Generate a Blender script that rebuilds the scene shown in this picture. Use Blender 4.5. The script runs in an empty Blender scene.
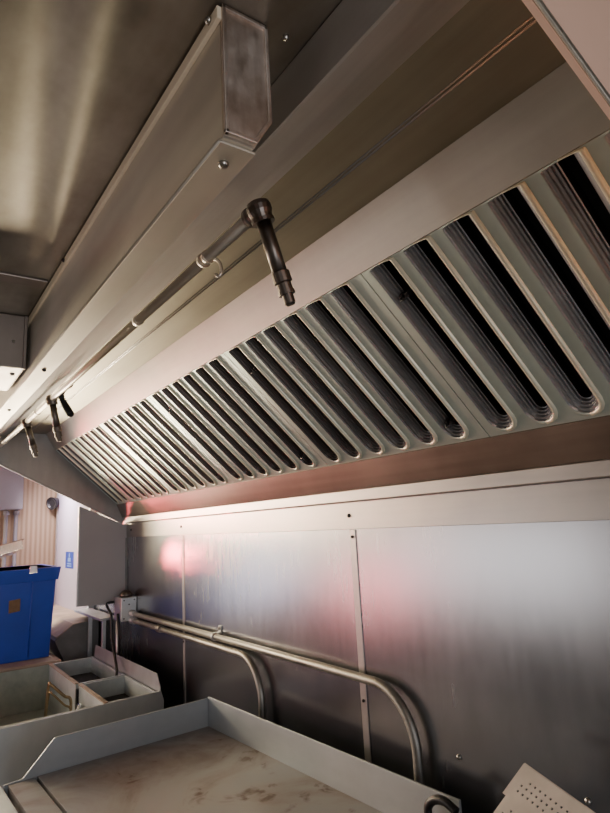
import bpy, bmesh, math, random
from mathutils import Vector, Matrix
random.seed(4)
COL = bpy.context.scene.collection
V = Vector
PI = math.pi

# ------------------------------------------------------------------ materials
def nodes(name):
    m = bpy.data.materials.new(name); m.use_nodes = True
    nt = m.node_tree; b = nt.nodes['Principled BSDF']
    return m, nt, b

def N(nt, typ, **kw):
    n = nt.nodes.new(typ)
    for k, v in kw.items():
        setattr(n, k, v)
    return n

def steel(name, c1, c2, rough=.32, rvar=.12, stretch=(3, 3, 60), scale=1.0, bump=.02, blotch=2.5, metal=1.0, aniso=0.0, spec=None):
    """brushed stainless: stretched fine grain plus large soft blotches of grease"""
    m, nt, b = nodes(name)
    L = nt.links
    tc = N(nt, 'ShaderNodeTexCoord')
    mp = N(nt, 'ShaderNodeMapping'); mp.inputs['Scale'].default_value = [s * scale for s in stretch]
    L.new(tc.outputs['Object'], mp.inputs['Vector'])
    g = N(nt, 'ShaderNodeTexNoise'); g.inputs['Scale'].default_value = 6; g.inputs['Detail'].default_value = 6
    L.new(mp.outputs['Vector'], g.inputs['Vector'])
    bl = N(nt, 'ShaderNodeTexNoise'); bl.inputs['Scale'].default_value = blotch; bl.inputs['Detail'].default_value = 5; bl.inputs['Roughness'].default_value = .65
    L.new(tc.outputs['Object'], bl.inputs['Vector'])
    mx = N(nt, 'ShaderNodeMath', operation='MULTIPLY_ADD'); mx.inputs[1].default_value = .35
    L.new(g.outputs['Fac'], mx.inputs[0])
    m2 = N(nt, 'ShaderNodeMath', operation='MULTIPLY'); m2.inputs[1].default_value = .75
    L.new(bl.outputs['Fac'], m2.inputs[0]); L.new(m2.outputs[0], mx.inputs[2])
    cr = N(nt, 'ShaderNodeValToRGB')
    cr.color_ramp.elements[0].position = .35; cr.color_ramp.elements[0].color = (*c1, 1)
    cr.color_ramp.elements[1].position = .72; cr.color_ramp.elements[1].color = (*c2, 1)
    L.new(mx.outputs[0], cr.inputs['Fac']); L.new(cr.outputs['Color'], b.inputs['Base Color'])
    b.inputs['Metallic'].default_value = metal
    rm = N(nt, 'ShaderNodeMapRange'); rm.inputs['From Min'].default_value = .3; rm.inputs['From Max'].default_value = .75
    rm.inputs['To Min'].default_value = max(.03, rough - rvar); rm.inputs['To Max'].default_value = rough + rvar
    L.new(mx.outputs[0], rm.inputs['Value']); L.new(rm.outputs[0], b.inputs['Roughness'])
    if aniso:
        b.inputs['Anisotropic'].default_value = aniso
        cx = N(nt, 'ShaderNodeCombineXYZ'); cx.inputs[0].default_value = 1.0
        L.new(cx.outputs[0], b.inputs['Tangent'])
    if bump:
        bp = N(nt, 'ShaderNodeBump'); bp.inputs['Strength'].default_value = bump; bp.inputs['Distance'].default_value = .01
        L.new(g.outputs['Fac'], bp.inputs['Height']); L.new(bp.outputs[0], b.inputs['Normal'])
    return m

def plain(name, c, rough=.5, metal=0.0, var=.15, scale=14, bump=0.0, emit=None):
    m, nt, b = nodes(name); L = nt.links
    tc = N(nt, 'ShaderNodeTexCoord')
    n = N(nt, 'ShaderNodeTexNoise'); n.inputs['Scale'].default_value = scale; n.inputs['Detail'].default_value = 5
    L.new(tc.outputs['Object'], n.inputs['Vector'])
    cr = N(nt, 'ShaderNodeValToRGB')
    cr.color_ramp.elements[0].position = .3; cr.color_ramp.elements[0].color = (*[x * (1 - var) for x in c], 1)
    cr.color_ramp.elements[1].position = .7; cr.color_ramp.elements[1].color = (*[min(1, x * (1 + var)) for x in c], 1)
    L.new(n.outputs['Fac'], cr.inputs['Fac']); L.new(cr.outputs['Color'], b.inputs['Base Color'])
    b.inputs['Roughness'].default_value = rough; b.inputs['Metallic'].default_value = metal
    if bump:
        bp = N(nt, 'ShaderNodeBump'); bp.inputs['Strength'].default_value = bump
        L.new(n.outputs['Fac'], bp.inputs['Height']); L.new(bp.outputs[0], b.inputs['Normal'])
    return m

M = {}
M['wall_steel'] = steel('wall_steel', (.42, .42, .45), (.50, .50, .53), rough=.255, rvar=.04, stretch=(7, 7, .9), bump=.004, blotch=1.6)
# grease film plus dark reflection painted into the wall colour, noisy, heavier low down
nt = M['wall_steel'].node_tree; pb = nt.nodes['Principled BSDF']
src = pb.inputs['Base Color'].links[0].from_socket
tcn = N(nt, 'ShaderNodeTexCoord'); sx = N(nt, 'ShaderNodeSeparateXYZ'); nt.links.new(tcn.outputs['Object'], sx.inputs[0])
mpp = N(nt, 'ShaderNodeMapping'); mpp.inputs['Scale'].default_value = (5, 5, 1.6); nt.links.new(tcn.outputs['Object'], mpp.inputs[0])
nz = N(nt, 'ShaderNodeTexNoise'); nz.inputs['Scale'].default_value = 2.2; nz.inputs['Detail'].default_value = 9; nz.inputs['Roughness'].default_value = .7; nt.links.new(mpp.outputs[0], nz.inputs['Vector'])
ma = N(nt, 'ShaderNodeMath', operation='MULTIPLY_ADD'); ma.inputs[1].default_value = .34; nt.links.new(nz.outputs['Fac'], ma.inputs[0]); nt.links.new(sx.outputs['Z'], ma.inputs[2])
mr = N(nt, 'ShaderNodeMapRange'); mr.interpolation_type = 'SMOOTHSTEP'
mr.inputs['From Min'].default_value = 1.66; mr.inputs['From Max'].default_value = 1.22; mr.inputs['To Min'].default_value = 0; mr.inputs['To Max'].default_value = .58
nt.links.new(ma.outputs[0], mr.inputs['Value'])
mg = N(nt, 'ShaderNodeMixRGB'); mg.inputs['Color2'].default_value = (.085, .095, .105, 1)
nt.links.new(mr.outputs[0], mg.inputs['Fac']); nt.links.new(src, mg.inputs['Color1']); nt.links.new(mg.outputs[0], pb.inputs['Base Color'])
M['trim_steel'] = steel('trim_steel', (.36, .34, .335), (.46, .44, .43), rough=.36, rvar=.08, stretch=(.5, 8, 8), bump=.01)
M['hood_steel'] = steel('hood_steel', (.33, .30, .235), (.46, .42, .335), rough=.50, rvar=.07, stretch=(.4, 9, 9), bump=.015, blotch=2.0)
M['return_steel'] = steel('return_steel', (.56, .54, .54), (.72, .70, .70), rough=.48, rvar=.07, stretch=(.4, 9, 9), bump=.012, blotch=2.5)
M['band_steel'] = steel('band_steel', (.33, .305, .26), (.45, .42, .365), rough=.44, rvar=.06, stretch=(.5, 7, 7), bump=.02, blotch=3)
M['pan_steel'] = steel('pan_steel', (.15, .12, .10), (.25, .205, .175), rough=.42, rvar=.08, stretch=(.4, 9, 9), bump=.012)
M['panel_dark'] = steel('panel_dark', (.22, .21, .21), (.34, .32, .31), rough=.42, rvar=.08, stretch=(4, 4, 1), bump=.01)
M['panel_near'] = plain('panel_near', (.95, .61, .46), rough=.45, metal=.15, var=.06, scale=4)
M['ceil_steel'] = steel('ceil_steel', (.17, .15, .125), (.44, .40, .34), rough=.40, rvar=.09, stretch=(1.2, 4, 5), bump=.008, blotch=3.2, aniso=.8)
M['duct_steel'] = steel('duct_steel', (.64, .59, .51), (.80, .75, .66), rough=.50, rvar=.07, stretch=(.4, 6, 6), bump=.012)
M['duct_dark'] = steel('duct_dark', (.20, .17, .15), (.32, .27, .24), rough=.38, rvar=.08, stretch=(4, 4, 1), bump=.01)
M['cap_steel'] = steel('cap_steel', (.50, .38, .30), (.96, .88, .82), rough=.42, rvar=.1, stretch=(14, 14, 3), bump=.03, blotch=14)
M['edge_steel'] = steel('edge_steel', (.72, .66, .56), (.86, .80, .70), rough=.35, rvar=.05, stretch=(.5, 8, 8), bump=.0)
M['filter_frame'] = steel('filter_frame', (.47, .55, .51), (.59, .68, .63), rough=.50, rvar=.05, stretch=(3, 3, 3), bump=.02, blotch=5, metal=.7)
M['filter_bead'] = steel('filter_bead', (.80, .79, .62), (.90, .88, .72), rough=.46, rvar=.05, stretch=(3, 3, 3), bump=.0, metal=.5)
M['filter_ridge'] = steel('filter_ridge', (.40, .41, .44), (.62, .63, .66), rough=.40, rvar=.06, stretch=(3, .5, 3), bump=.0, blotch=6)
# far-end grease plus slot shade painted into the ridges: darken by place in the room
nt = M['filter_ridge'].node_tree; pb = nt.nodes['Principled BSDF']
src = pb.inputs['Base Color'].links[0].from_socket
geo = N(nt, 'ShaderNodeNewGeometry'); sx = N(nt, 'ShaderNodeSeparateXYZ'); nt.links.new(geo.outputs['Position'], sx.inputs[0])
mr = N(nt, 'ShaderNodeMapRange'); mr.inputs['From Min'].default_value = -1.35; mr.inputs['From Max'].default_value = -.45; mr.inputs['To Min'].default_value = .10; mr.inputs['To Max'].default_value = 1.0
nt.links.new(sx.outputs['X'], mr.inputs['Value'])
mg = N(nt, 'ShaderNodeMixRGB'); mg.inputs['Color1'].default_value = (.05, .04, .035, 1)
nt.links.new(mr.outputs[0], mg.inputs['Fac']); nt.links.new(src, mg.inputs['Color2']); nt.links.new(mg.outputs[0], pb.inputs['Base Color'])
M['black_gap'] = plain('black_gap', (.006, .006, .007), rough=.7)
M['pipe_steel'] = steel('pipe_steel', (.62, .55, .46), (.80, .72, .62), rough=.34, rvar=.06, stretch=(1, 8, 8), bump=.0)
M['nozzle_steel'] = steel('nozzle_steel', (.10, .085, .075), (.24, .205, .18), rough=.36, rvar=.08, stretch=(8, 8, 2), bump=.0)
M['conduit'] = steel('conduit', (.27, .255, .23), (.42, .40, .37), rough=.46, rvar=.1, stretch=(2, 8, 8), bump=.0, blotch=12)
M['galv'] = steel('galv', (.50, .51, .52), (.66, .67, .68), rough=.45, rvar=.1, stretch=(3, 3, 3), bump=.01, blotch=9)
M['fryer_steel'] = steel('fryer_steel', (.40, .43, .46), (.56, .59, .62), rough=.46, rvar=.08, stretch=(3, 3, .8), bump=.01, blotch=4, metal=.75)
M['well_steel'] = steel('well_steel', (.46, .52, .55), (.64, .69, .71), rough=.5, rvar=.1, stretch=(4, 4, 4), bump=.02, blotch=7, metal=.55)
M['tank_inner'] = steel('tank_inner', (.30, .34, .31), (.46, .50, .45), rough=.5, rvar=.1, stretch=(4, 4, 4), bump=.02, blotch=6, metal=.4)
M['griddle_side'] = steel('griddle_side', (.40, .43, .46), (.53, .56, .59), rough=.5, rvar=.06, stretch=(1, 1, 4), bump=.01, blotch=3, metal=.7)
M['cabinet_grey'] = plain('cabinet_grey', (.20, .20, .205), rough=.5, metal=.3)
M['bin_blue'] = plain('bin_blue', (.016, .065, .52), rough=.42, var=.10, scale=5)
M['cardboard'] = plain('cardboard', (.20, .13, .075), rough=.85, scale=60)
M['counter_tan'] = plain('counter_tan', (.36, .28, .21), rough=.55, var=.25, scale=9)
M['black'] = plain('black', (.010, .010, .012), rough=.4)
M['door_white'] = plain('door_white', (.40, .36, .44), rough=.5, var=.03)
M['sticker_blue'] = plain('sticker_blue', (.003, .035, .28), rough=.4)
M['sticker_white'] = plain('sticker_white', (.16, .28, .55), rough=.4)
M['brass'] = plain('brass', (.38, .29, .17), rough=.3, metal=1.0)
M['box_grey'] = plain('box_grey', (.17, .165, .175), rough=.55, var=.05, scale=4)
M['chrome'] = plain('chrome', (.78, .78, .80), rough=.15, metal=1.0)
M['grey_paint'] = plain('grey_paint', (.40, .38, .405), rough=.55, var=.05, scale=4)
M['cream_strip'] = plain('cream_strip', (.86, .73, .54), rough=.45, var=.08, scale=8)
M['screw'] = plain('screw', (.45, .42, .38), rough=.28, metal=1.0)
M['dark_screw'] = plain('dark_screw', (.06, .05, .05), rough=.4, metal=.8)
M['front_wall'] = plain('front_wall', (.42, .39, .36), rough=.5, var=.1)
M['base_cabinet'] = plain('base_cabinet', (.045, .05, .06), rough=.5, var=.1)

def floor_mat():
    m, nt, b = nodes('floor_plate'); L = nt.links
    tc = N(nt, 'ShaderNodeTexCoord')
    ck = N(nt, 'ShaderNodeTexVoronoi'); ck.inputs['Scale'].default_value = 22
    L.new(tc.outputs['Object'], ck.inputs['Vector'])
    cr = N(nt, 'ShaderNodeValToRGB'); cr.color_ramp.elements[0].color = (.26, .24, .22, 1); cr.color_ramp.elements[1].color = (.17, .155, .14, 1)
    L.new(ck.outputs['Distance'], cr.inputs['Fac']); L.new(cr.outputs[0], b.inputs['Base Color'])
    b.inputs['Metallic'].default_value = .1; b.inputs['Roughness'].default_value = .55
    bp = N(nt, 'ShaderNodeBump'); bp.inputs['Strength'].default_value = .4
    L.new(ck.outputs['Distance'], bp.inputs['Height']); L.new(bp.outputs[0], b.inputs['Normal'])
    return m
M['floor'] = floor_mat()

def ribbed_mat():
    m, nt, b = nodes('ribbed_tan_panel'); L = nt.links
    tc = N(nt, 'ShaderNodeTexCoord')
    w = N(nt, 'ShaderNodeTexWave'); w.bands_direction = 'Y'; w.inputs['Scale'].default_value = 9; w.inputs['Distortion'].default_value = .6
    L.new(tc.outputs['Object'], w.inputs['Vector'])
    cr = N(nt, 'ShaderNodeValToRGB')
    cr.color_ramp.elements[0].color = (.24, .165, .095, 1); cr.color_ramp.elements[1].color = (.36, .265, .17, 1)
    L.new(w.outputs['Fac'], cr.inputs['Fac']); L.new(cr.outputs[0], b.inputs['Base Color'])
    b.inputs['Roughness'].default_value = .5
    bp = N(nt, 'ShaderNodeBump'); bp.inputs['Strength'].default_value = .3
    L.new(w.outputs['Fac'], bp.inputs['Height']); L.new(bp.outputs[0], b.inputs['Normal'])
    return m
M['ribbed'] = ribbed_mat()

def griddle_mat():
    """cold-rolled griddle plate: grey steel with brown grease and rust scrapes"""
    m, nt, b = nodes('griddle_plate'); L = nt.links
    tc = N(nt, 'ShaderNodeTexCoord')
    n1 = N(nt, 'ShaderNodeTexNoise'); n1.inputs['Scale'].default_value = 3.2; n1.inputs['Detail'].default_value = 8; n1.inputs['Roughness'].default_value = .62; n1.inputs['Distortion'].default_value = .8
    L.new(tc.outputs['Object'], n1.inputs['Vector'])
    n2 = N(nt, 'ShaderNodeTexNoise'); n2.inputs['Scale'].default_value = 11; n2.inputs['Detail'].default_value = 7; n2.inputs['Distortion'].default_value = 1.5
    L.new(tc.outputs['Object'], n2.inputs['Vector'])
    c1 = N(nt, 'ShaderNodeValToRGB'); e = c1.color_ramp.elements
    e[0].position = .40; e[0].color = (.33, .335, .35, 1); e[1].position = .66; e[1].color = (.37, .335, .31, 1)
    L.new(n1.outputs['Fac'], c1.inputs['Fac'])
    c2 = N(nt, 'ShaderNodeValToRGB'); e = c2.color_ramp.elements
    e[0].position = .53; e[0].color = (0, 0, 0, 1); e[1].position = .66; e[1].color = (1, 1, 1, 1)
    L.new(n2.outputs['Fac'], c2.inputs['Fac'])
    c3 = N(nt, 'ShaderNodeValToRGB'); e = c3.color_ramp.elements
    e[0].position = .46; e[0].color = (0, 0, 0, 1); e[1].position = .56; e[1].color = (1, 1, 1, 1)
    L.new(n1.outputs['Fac'], c3.inputs['Fac'])
    mu = N(nt, 'ShaderNodeMath', operation='MULTIPLY'); L.new(c2.outputs[0], mu.inputs[0]); L.new(c3.outputs[0], mu.inputs[1])
    # heavier staining along the left end and the back corner of the plate
    so = N(nt, 'ShaderNodeSeparateXYZ'); L.new(tc.outputs['Object'], so.inputs[0])
    ex = N(nt, 'ShaderNodeMapRange'); ex.inputs['From Min'].default_value = .55; ex.inputs['From Max'].default_value = .02; L.new(so.outputs['X'], ex.inputs['Value'])
    ad = N(nt, 'ShaderNodeMath', operation='MULTIPLY_ADD'); ad.inputs[1].default_value = .30; L.new(ex.outputs[0], ad.inputs[0]); L.new(n1.outputs['Fac'], ad.inputs[2])
    st_ = N(nt, 'ShaderNodeMapRange'); st_.inputs['From Min'].default_value = .54; st_.inputs['From Max'].default_value = .74; L.new(ad.outputs[0], st_.inputs['Value'])
    n3 = N(nt, 'ShaderNodeMath', operation='MULTIPLY'); L.new(st_.outputs[0], n3.inputs[0]); L.new(n2.outputs['Fac'], n3.inputs[1])
    mxm = N(nt, 'ShaderNodeMath', operation='MAXIMUM'); L.new(mu.outputs[0], mxm.inputs[0]); L.new(n3.outputs[0], mxm.inputs[1])
    mm = N(nt, 'ShaderNodeMath', operation='MULTIPLY'); mm.inputs[1].default_value = .85; L.new(mxm.outputs[0], mm.inputs[0])
    mix = N(nt, 'ShaderNodeMixRGB'); mix.inputs['Color2'].default_value = (.10, .052, .03, 1)
    L.new(mm.outputs[0], mix.inputs['Fac']); L.new(c1.outputs[0], mix.inputs['Color1'])
    L.new(mix.outputs[0], b.inputs['Base Color'])
    b.inputs['Metallic'].default_value = .25
    r = N(nt, 'ShaderNodeMapRange'); r.inputs['To Min'].default_value = .30; r.inputs['To Max'].default_value = .62
    L.new(n1.outputs['Fac'], r.inputs['Value']); L.new(r.outputs[0], b.inputs['Roughness'])
    return m
M['griddle'] = griddle_mat()

# ------------------------------------------------------------------ mesh helpers
def obj(name, bm, mat, parent=None, smooth=False, bevel=0.0, mats=None, inv=True):
    me = bpy.data.meshes.new(name)
    bmesh.ops.recalc_face_normals(bm, faces=bm.faces)
    if smooth:
        for f in bm.faces: f.smooth = True
    bm.to_mesh(me); bm.free()
    for mt in (mats or [mat]): me.materials.append(mt)
    o = bpy.data.objects.new(name, me); COL.objects.link(o)
    if parent is not None:
        o.parent = parent
    if bevel:
        md = o.modifiers.new('bevel', 'BEVEL'); md.width = bevel; md.segments = 2; md.limit_method = 'ANGLE'; md.angle_limit = math.radians(40)
    return o

def box(bm, a, b, mtx=None):
    xs = sorted((a[0], b[0])); ys = sorted((a[1], b[1])); zs = sorted((a[2], b[2]))
    vs = [bm.verts.new((x, y, z)) for x in xs for y in ys for z in zs]
    if mtx is not None:
        for v in vs: v.co = mtx @ v.co
    for q in ((0, 1, 3, 2), (4, 6, 7, 5), (0, 4, 5, 1), (2, 3, 7, 6), (0, 2, 6, 4), (1, 5, 7, 3)):
        bm.faces.new([vs[i] for i in q])
    return bm

def bx(a, b, mtx=None):
    return box(bmesh.new(), a, b, mtx)

def prism(bm, poly, axis, a, b):
    """extrude a 2-D polygon: axis 'x' -> poly is (y,z); 'y' -> (x,z); 'z' -> (x,y)"""
    def pt(p, t):
        return {'x': (t, p[0], p[1]), 'y': (p[0], t, p[1]), 'z': (p[0], p[1], t)}[axis]
    A = [bm.verts.new(pt(p, a)) for p in poly]; B = [bm.verts.new(pt(p, b)) for p in poly]
    n = len(poly)
    bm.faces.new(A); bm.faces.new(list(reversed(B)))
    for i in range(n):
        bm.faces.new((A[i], A[(i + 1) % n], B[(i + 1) % n], B[i]))
    return bm

def sheet(profile, x0, x1, th, nx=1):
    """a bent metal sheet: open (y,z) profile thickened by th along its normal, extruded in x"""
    pr = [V((0, p[0], p[1])) for p in profile]
    nrm = []
    for i in range(len(pr)):
        d = (pr[min(i + 1, len(pr) - 1)] - pr[max(i - 1, 0)]).normalized()
        nrm.append(V((0, -d.z, d.y)))
    poly = [(p.y, p.z) for p in pr] + [((p + n * th).y, (p + n * th).z) for p, n in reversed(list(zip(pr, nrm)))]
    return prism(bmesh.new(), poly, 'x', x0, x1)

def tube(bm, pts, r, seg=16, caps=True):
    pts = [V(p) for p in pts]
    rs = r if isinstance(r, (list, tuple)) else [r] * len(pts)
    t0 = (pts[1] - pts[0]).normalized()
    ref = V((0, 0, 1)) if abs(t0.z) < .9 else V((1, 0, 0))
    u = t0.cross(ref).normalized()
    rings = []
    for i, p in enumerate(pts):
        a = pts[max(i - 1, 0)]; b = pts[min(i + 1, len(pts) - 1)]
        t = (b - a)
        t = t.normalized() if t.length > 1e-9 else t0
        u = (u - t * u.dot(t)).normalized(); w = t.cross(u)
        rings.append([bm.verts.new(p + (u * math.cos(2 * PI * k / seg) + w * math.sin(2 * PI * k / seg)) * rs[i]) for k in range(seg)])
    for A, B in zip(rings, rings[1:]):
        for k in range(seg):
            f = bm.faces.new((A[k], A[(k + 1) % seg], B[(k + 1) % seg], B[k])); f.smooth = True
    if caps:
        bm.faces.new(rings[0]); bm.faces.new(list(reversed(rings[-1])))
    return bm

def tb(pts, r, seg=16):
    return tube(bmesh.new(), pts, r, seg)

def lathe_along(bm, p, d, prof, seg=18):
    """prof: list of (distance along d, radius); duplicates make hard steps"""
    p = V(p); d = V(d).normalized()
    ref = V((1, 0, 0)) if abs(d.x) < .9 else V((0, 1, 0))
    u = d.cross(ref).normalized(); w = d.cross(u)
    rings = []
    for t, r in prof:
        rings.append([bm.verts.new(p + d * t + (u * math.cos(2 * PI * k / seg) + w * math.sin(2 * PI * k / seg)) * max(r, 1e-4)) for k in range(seg)])
    for A, B in zip(rings, rings[1:]):
        for k in range(seg):
            bm.faces.new((A[k], A[(k + 1) % seg], B[(k + 1) % seg], B[k]))
    bm.faces.new(rings[0]); bm.faces.new(list(reversed(rings[-1])))
    return bm

def lathe(p, d, prof, seg=18):
    return lathe_along(bmesh.new(), p, d, prof, seg)

def arc(c, r, a0, a1, n, plane='xz', const=0):
    out = []
    for i in range(n + 1):
        a = math.radians(a0 + (a1 - a0) * i / n)
        q = (c[0] + r * math.cos(a), c[1] + r * math.sin(a))
        out.append({'xz': (q[0], const, q[1]), 'yz': (const, q[0], q[1]), 'xy': (q[0], q[1], const)}[plane])
    return out

def smooth_path(pts, sub=6):
    P = [V(p) for p in pts]; out = []
    for i in range(len(P) - 1):
        p0 = P[max(i - 1, 0)]; p1 = P[i]; p2 = P[i + 1]; p3 = P[min(i + 2, len(P) - 1)]
        for k in range(sub):
            t = k / sub
            out.append(.5 * ((2 * p1) + (p2 - p0) * t + (2 * p0 - 5 * p1 + 4 * p2 - p3) * t * t + (3 * p1 - p0 - 3 * p2 + p3) * t ** 3))
    out.append(P[-1]); return out

def thing(name, label, cat, loc=(0, 0, 0), group=None):
    o = bpy.data.objects.new(name, None); COL.objects.link(o)
    o.location = loc; o.empty_display_size = .05
    o['label'] = label; o['category'] = cat
    if group: o['group'] = group
    return o

def tag(o, label, cat, group=None):
    o['label'] = label; o['category'] = cat
    if group: o['group'] = group
    return o

def shift(bm, loc):
    bmesh.ops.translate(bm, verts=bm.verts, vec=(-loc[0], -loc[1], -loc[2])); return bm

def part(name, bm, mat, root, **kw):
    """world-coordinate mesh -> child of root (root is only translated)"""
    loc = V((0, 0, 0)); r = root
    while r is not None:
        loc += r.location; r = r.parent
    return obj(name, shift(bm, loc), mat, root, **kw)

def struct(name, bm, mat, **kw):
    o = obj(name, bm, mat, **kw); o['kind'] = 'structure'; return o

def screw(root, p, d, r=.007, mat='screw', name='screw'):
    return part(name, lathe(p, d, [(0, r), (.002, r), (.0045, r * .75), (.0055, r * .3)], 12), M[mat], root, smooth=True)

# ------------------------------------------------------------------ the room shell
CEIL = 2.178
XL, XR, YF = -5.0, 2.2, -2.3

floor = struct('floor', bx((XL, YF, -.05), (XR, .06, 0)), M['floor'])

# back wall: stainless sheets between seam strips
bm = bmesh.new()
xs = [XR, -1.33, -2.556, -3.70, XL]
for a, b_ in zip(xs, xs[1:]):
    box(bm, (a - .0006, 0, 0), (b_ + .0006, .03, CEIL + .05))
wall_back = struct('wall_back', bm, M['wall_steel'])
screw(wall_back, (-.998, 0, 1.074), (0, -1, 0), .006)
screw(wall_back, (-.691, 0, 1.081), (0, -1, 0), .006)

for k, (x, w) in enumerate(((-1.322, .026), (-2.545, .020))):
    t = struct('trim_%d' % (k + 1), bx((x - w / 2, -.003, .35), (x + w / 2, 0, 1.592)), M['trim_steel'], bevel=.001)
    for z in (1.572, 1.13, .75):
        screw(t, (x, -.003, z), (0, -1, 0), .0045, 'dark_screw')

# front wall with the serving window opening
WX0, WX1, WZ0, WZ1 = -3.65, -1.75, 1.0, 1.6
bm = bmesh.new()
box(bm, (XL, YF - .05, 0), (XR, YF, WZ0)); box(bm, (XL, YF - .05, WZ1), (XR, YF, CEIL + .05))
box(bm, (XL, YF - .05, WZ0), (WX0, YF, WZ1)); box(bm, (WX1, YF - .05, WZ0), (XR, YF, WZ1))
struct('wall_front', bm, M['front_wall'])
bm = bmesh.new()
for a, b_ in (((WX0, WZ0), (WX1, WZ0 + .03)), ((WX0, WZ1 - .03), (WX1, WZ1)), ((WX0, WZ0 + .03), (WX0 + .03, WZ1 - .03)), ((WX1 - .03, WZ0 + .03), (WX1, WZ1 - .03))):
    box(bm, (a[0], YF - .045, a[1]), (b_[0], YF + .01, b_[1]))
struct('window_1', bm, M['galv'])

struct('trim_4', bx((XL + .02, YF + .001, .01), (XR - .02, YF + .02, .86)), M['base_cabinet'])
# right end wall with an open doorway
bm = bmesh.new()
box(bm, (XR, YF, 0), (XR + .05, -1.7, CEIL + .05)); box(bm, (XR, -.7, 0), (XR + .05, .03, CEIL + .05)); box(bm, (XR, -1.7, 2.0), (XR + .05, -.7, CEIL + .05))
struct('wall_right', bm, M['front_wall'])

# left end wall: ribbed tan panel with an opening low on its front half
bm = bmesh.new()
box(bm, (XL - .04, -.62, 0), (XL, .03, CEIL + .05))
box(bm, (XL - .04, YF, 0), (XL, -2.26, CEIL + .05))
box(bm, (XL - .04, -2.26, 2.05), (XL, -.62, CEIL + .05)); box(bm, (XL - .04, -2.26, 0), (XL, -.62, .85))
struct('wall_left', bm, M['ribbed'])

# ceiling: one buckled stainless sheet, profile runs in y
def sstep(t):
    t = min(max(t, 0), 1); return t * t * (3 - 2 * t)

def ceil_z(x, y):
    # the sheet is oil-canned: two soft creases run beside the long duct
    f = sstep((x + 1.28) / .10)
    yc = -.883 - .112 * (x + 1.18)
    w = .045 + .03 * min(max((x + 1.2) / .8, 0), 1.5)
    z = CEIL + .011 * f * sstep((yc + .012 - y) / w)
    z -= .011 * f * sstep((yc - .055 - y) / .10) - .016 * f * sstep((-1.09 - y) / .12)
    return z
bm = bmesh.new()
ys = [YF + (-1.30 - YF) * i / 10 for i in range(10)] + [-1.30 + .48 * i / 120 for i in range(120)] + [-.82, -.4, .03]
ny = len(ys) - 1
nx = 60
grid = []
for i in range(nx + 1):
    x = XL + (XR - XL) * i / nx
    grid.append([bm.verts.new((x, y, ceil_z(x, y))) for y in ys])
for i in range(nx):
    for j in range(ny):
        f = bm.faces.new((grid[i][j], grid[i + 1][j], grid[i + 1][j + 1], grid[i][j + 1])); f.smooth = True
top = [[bm.verts.new((x, y, CEIL + .05)) for y in (YF, .03)] for x in (XL, XR)]
bm.faces.new((top[0][0], top[0][1], top[1][1], top[1][0]))
ceiling = struct('ceiling', bm, M['ceil_steel'])
screw(ceiling, (-.463, -.765, CEIL), (0, 0, -1), .004)
struct('trim_3', bx((-1.325, YF, CEIL - .006), (-1.285, -.856, CEIL)), M['duct_dark'], bevel=.002)

# white door in the back wall beyond the partition
DX0, DX1 = -4.93, -4.02
d = struct('door_1', bx((DX0, -.03, .02), (DX1, -.001, 2.02)), M['door_white'], bevel=.004)
bm = bmesh.new()
box(bm, (DX0 - .04, -.035, 0), (DX0 - .002, 0, 2.06)); box(bm, (DX1 + .002, -.035, 0), (DX1 + .04, 0, 2.06)); box(bm, (DX0 - .04, -.035, 2.024), (DX1 + .04, 0, 2.06))
jf = obj('door_frame', bm, M['galv'], d)
st = thing('notice_sticker', 'small blue notice sticker with pale figure and lines on the bright white door', 'sticker', (-4.52, -.031, 1.44))
part('backing', bx((-4.635, -.0315, 1.388), (-4.40, -.03, 1.505)), M['sticker_blue'], st)
bm = bmesh.new()
box(bm, (-4.58, -.0322, 1.400), (-4.46, -.0316, 1.408)); box(bm, (-4.58, -.0322, 1.416), (-4.46, -.0316, 1.424))
box(bm, (-4.56, -.0322, 1.436), (-4.48, -.0316, 1.462)); lathe_along(bm, (-4.52, -.0316, 1.479), (0, -1, 0), [(0, .015), (.0006, .015)], 14)
part('printed_marks', bm, M['sticker_white'], st)

# ------------------------------------------------------------------ extraction hood
HX0, HX1 = -3.36, -.199
hood = thing('exhaust_hood', 'long stainless exhaust hood running along the back wall above the cooking line', 'hood', (-1.8, 0, 1.66))
part('wall_flange', bx((HX0, -.004, 1.594), (HX1 + .6, -.0005, 1.672)), M['trim_steel'], hood, bevel=.001)
for x in (-3.252, -2.557, -1.33, -.4):
    screw(hood, (x, -.004, 1.633), (0, -1, 0), .006, 'dark_screw')
part('bottom_lip', bx((HX0 + .012, -.024, 1.672), (HX1 - .008, -.0005, 1.706)), M['trim_steel'], hood, bevel=.003)
part('grease_trough', sheet([(-.003, 1.706), (-.024, 1.7065), (-.056, 1.7785), (-.052, 1.7815)], HX0 + .012, HX1 - .008, .0012), M['pan_steel'], hood)
FB, FT = V((0, -.055, 1.7806)), V((0, -.394, 2.0859))
part('upper_band', sheet([(-.392, 2.0875), (-.3955, 2.0868), (-.4455, 2.1728)], HX0 + .012, HX1 - .008, .0015), M['band_steel'], hood)
part('plenum_roof', bx((HX0 + .012, -.628, 2.1728), (HX1 - .008, -.40, 2.1768)), M['hood_steel'], hood)
bm = bmesh.new()
tube(bm, [(HX0 + .012, -.5365, 2.1726), (HX1 - .008, -.5365, 2.1726)], .0022, 8); tube(bm, [(HX0 + .012, -.5435, 2.1726), (HX1 - .008, -.5435, 2.1726)], .0016, 8)
part('weld_seam', bm, M['trim_steel'], hood)
part('front_return', sheet([(-.622, 2.1728), (-.735, 2.1095), (-.739, 2.1095), (-.739, 2.1768)], HX0 + .012, HX1 - .008, -.0016), M['return_steel'], hood)

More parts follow.
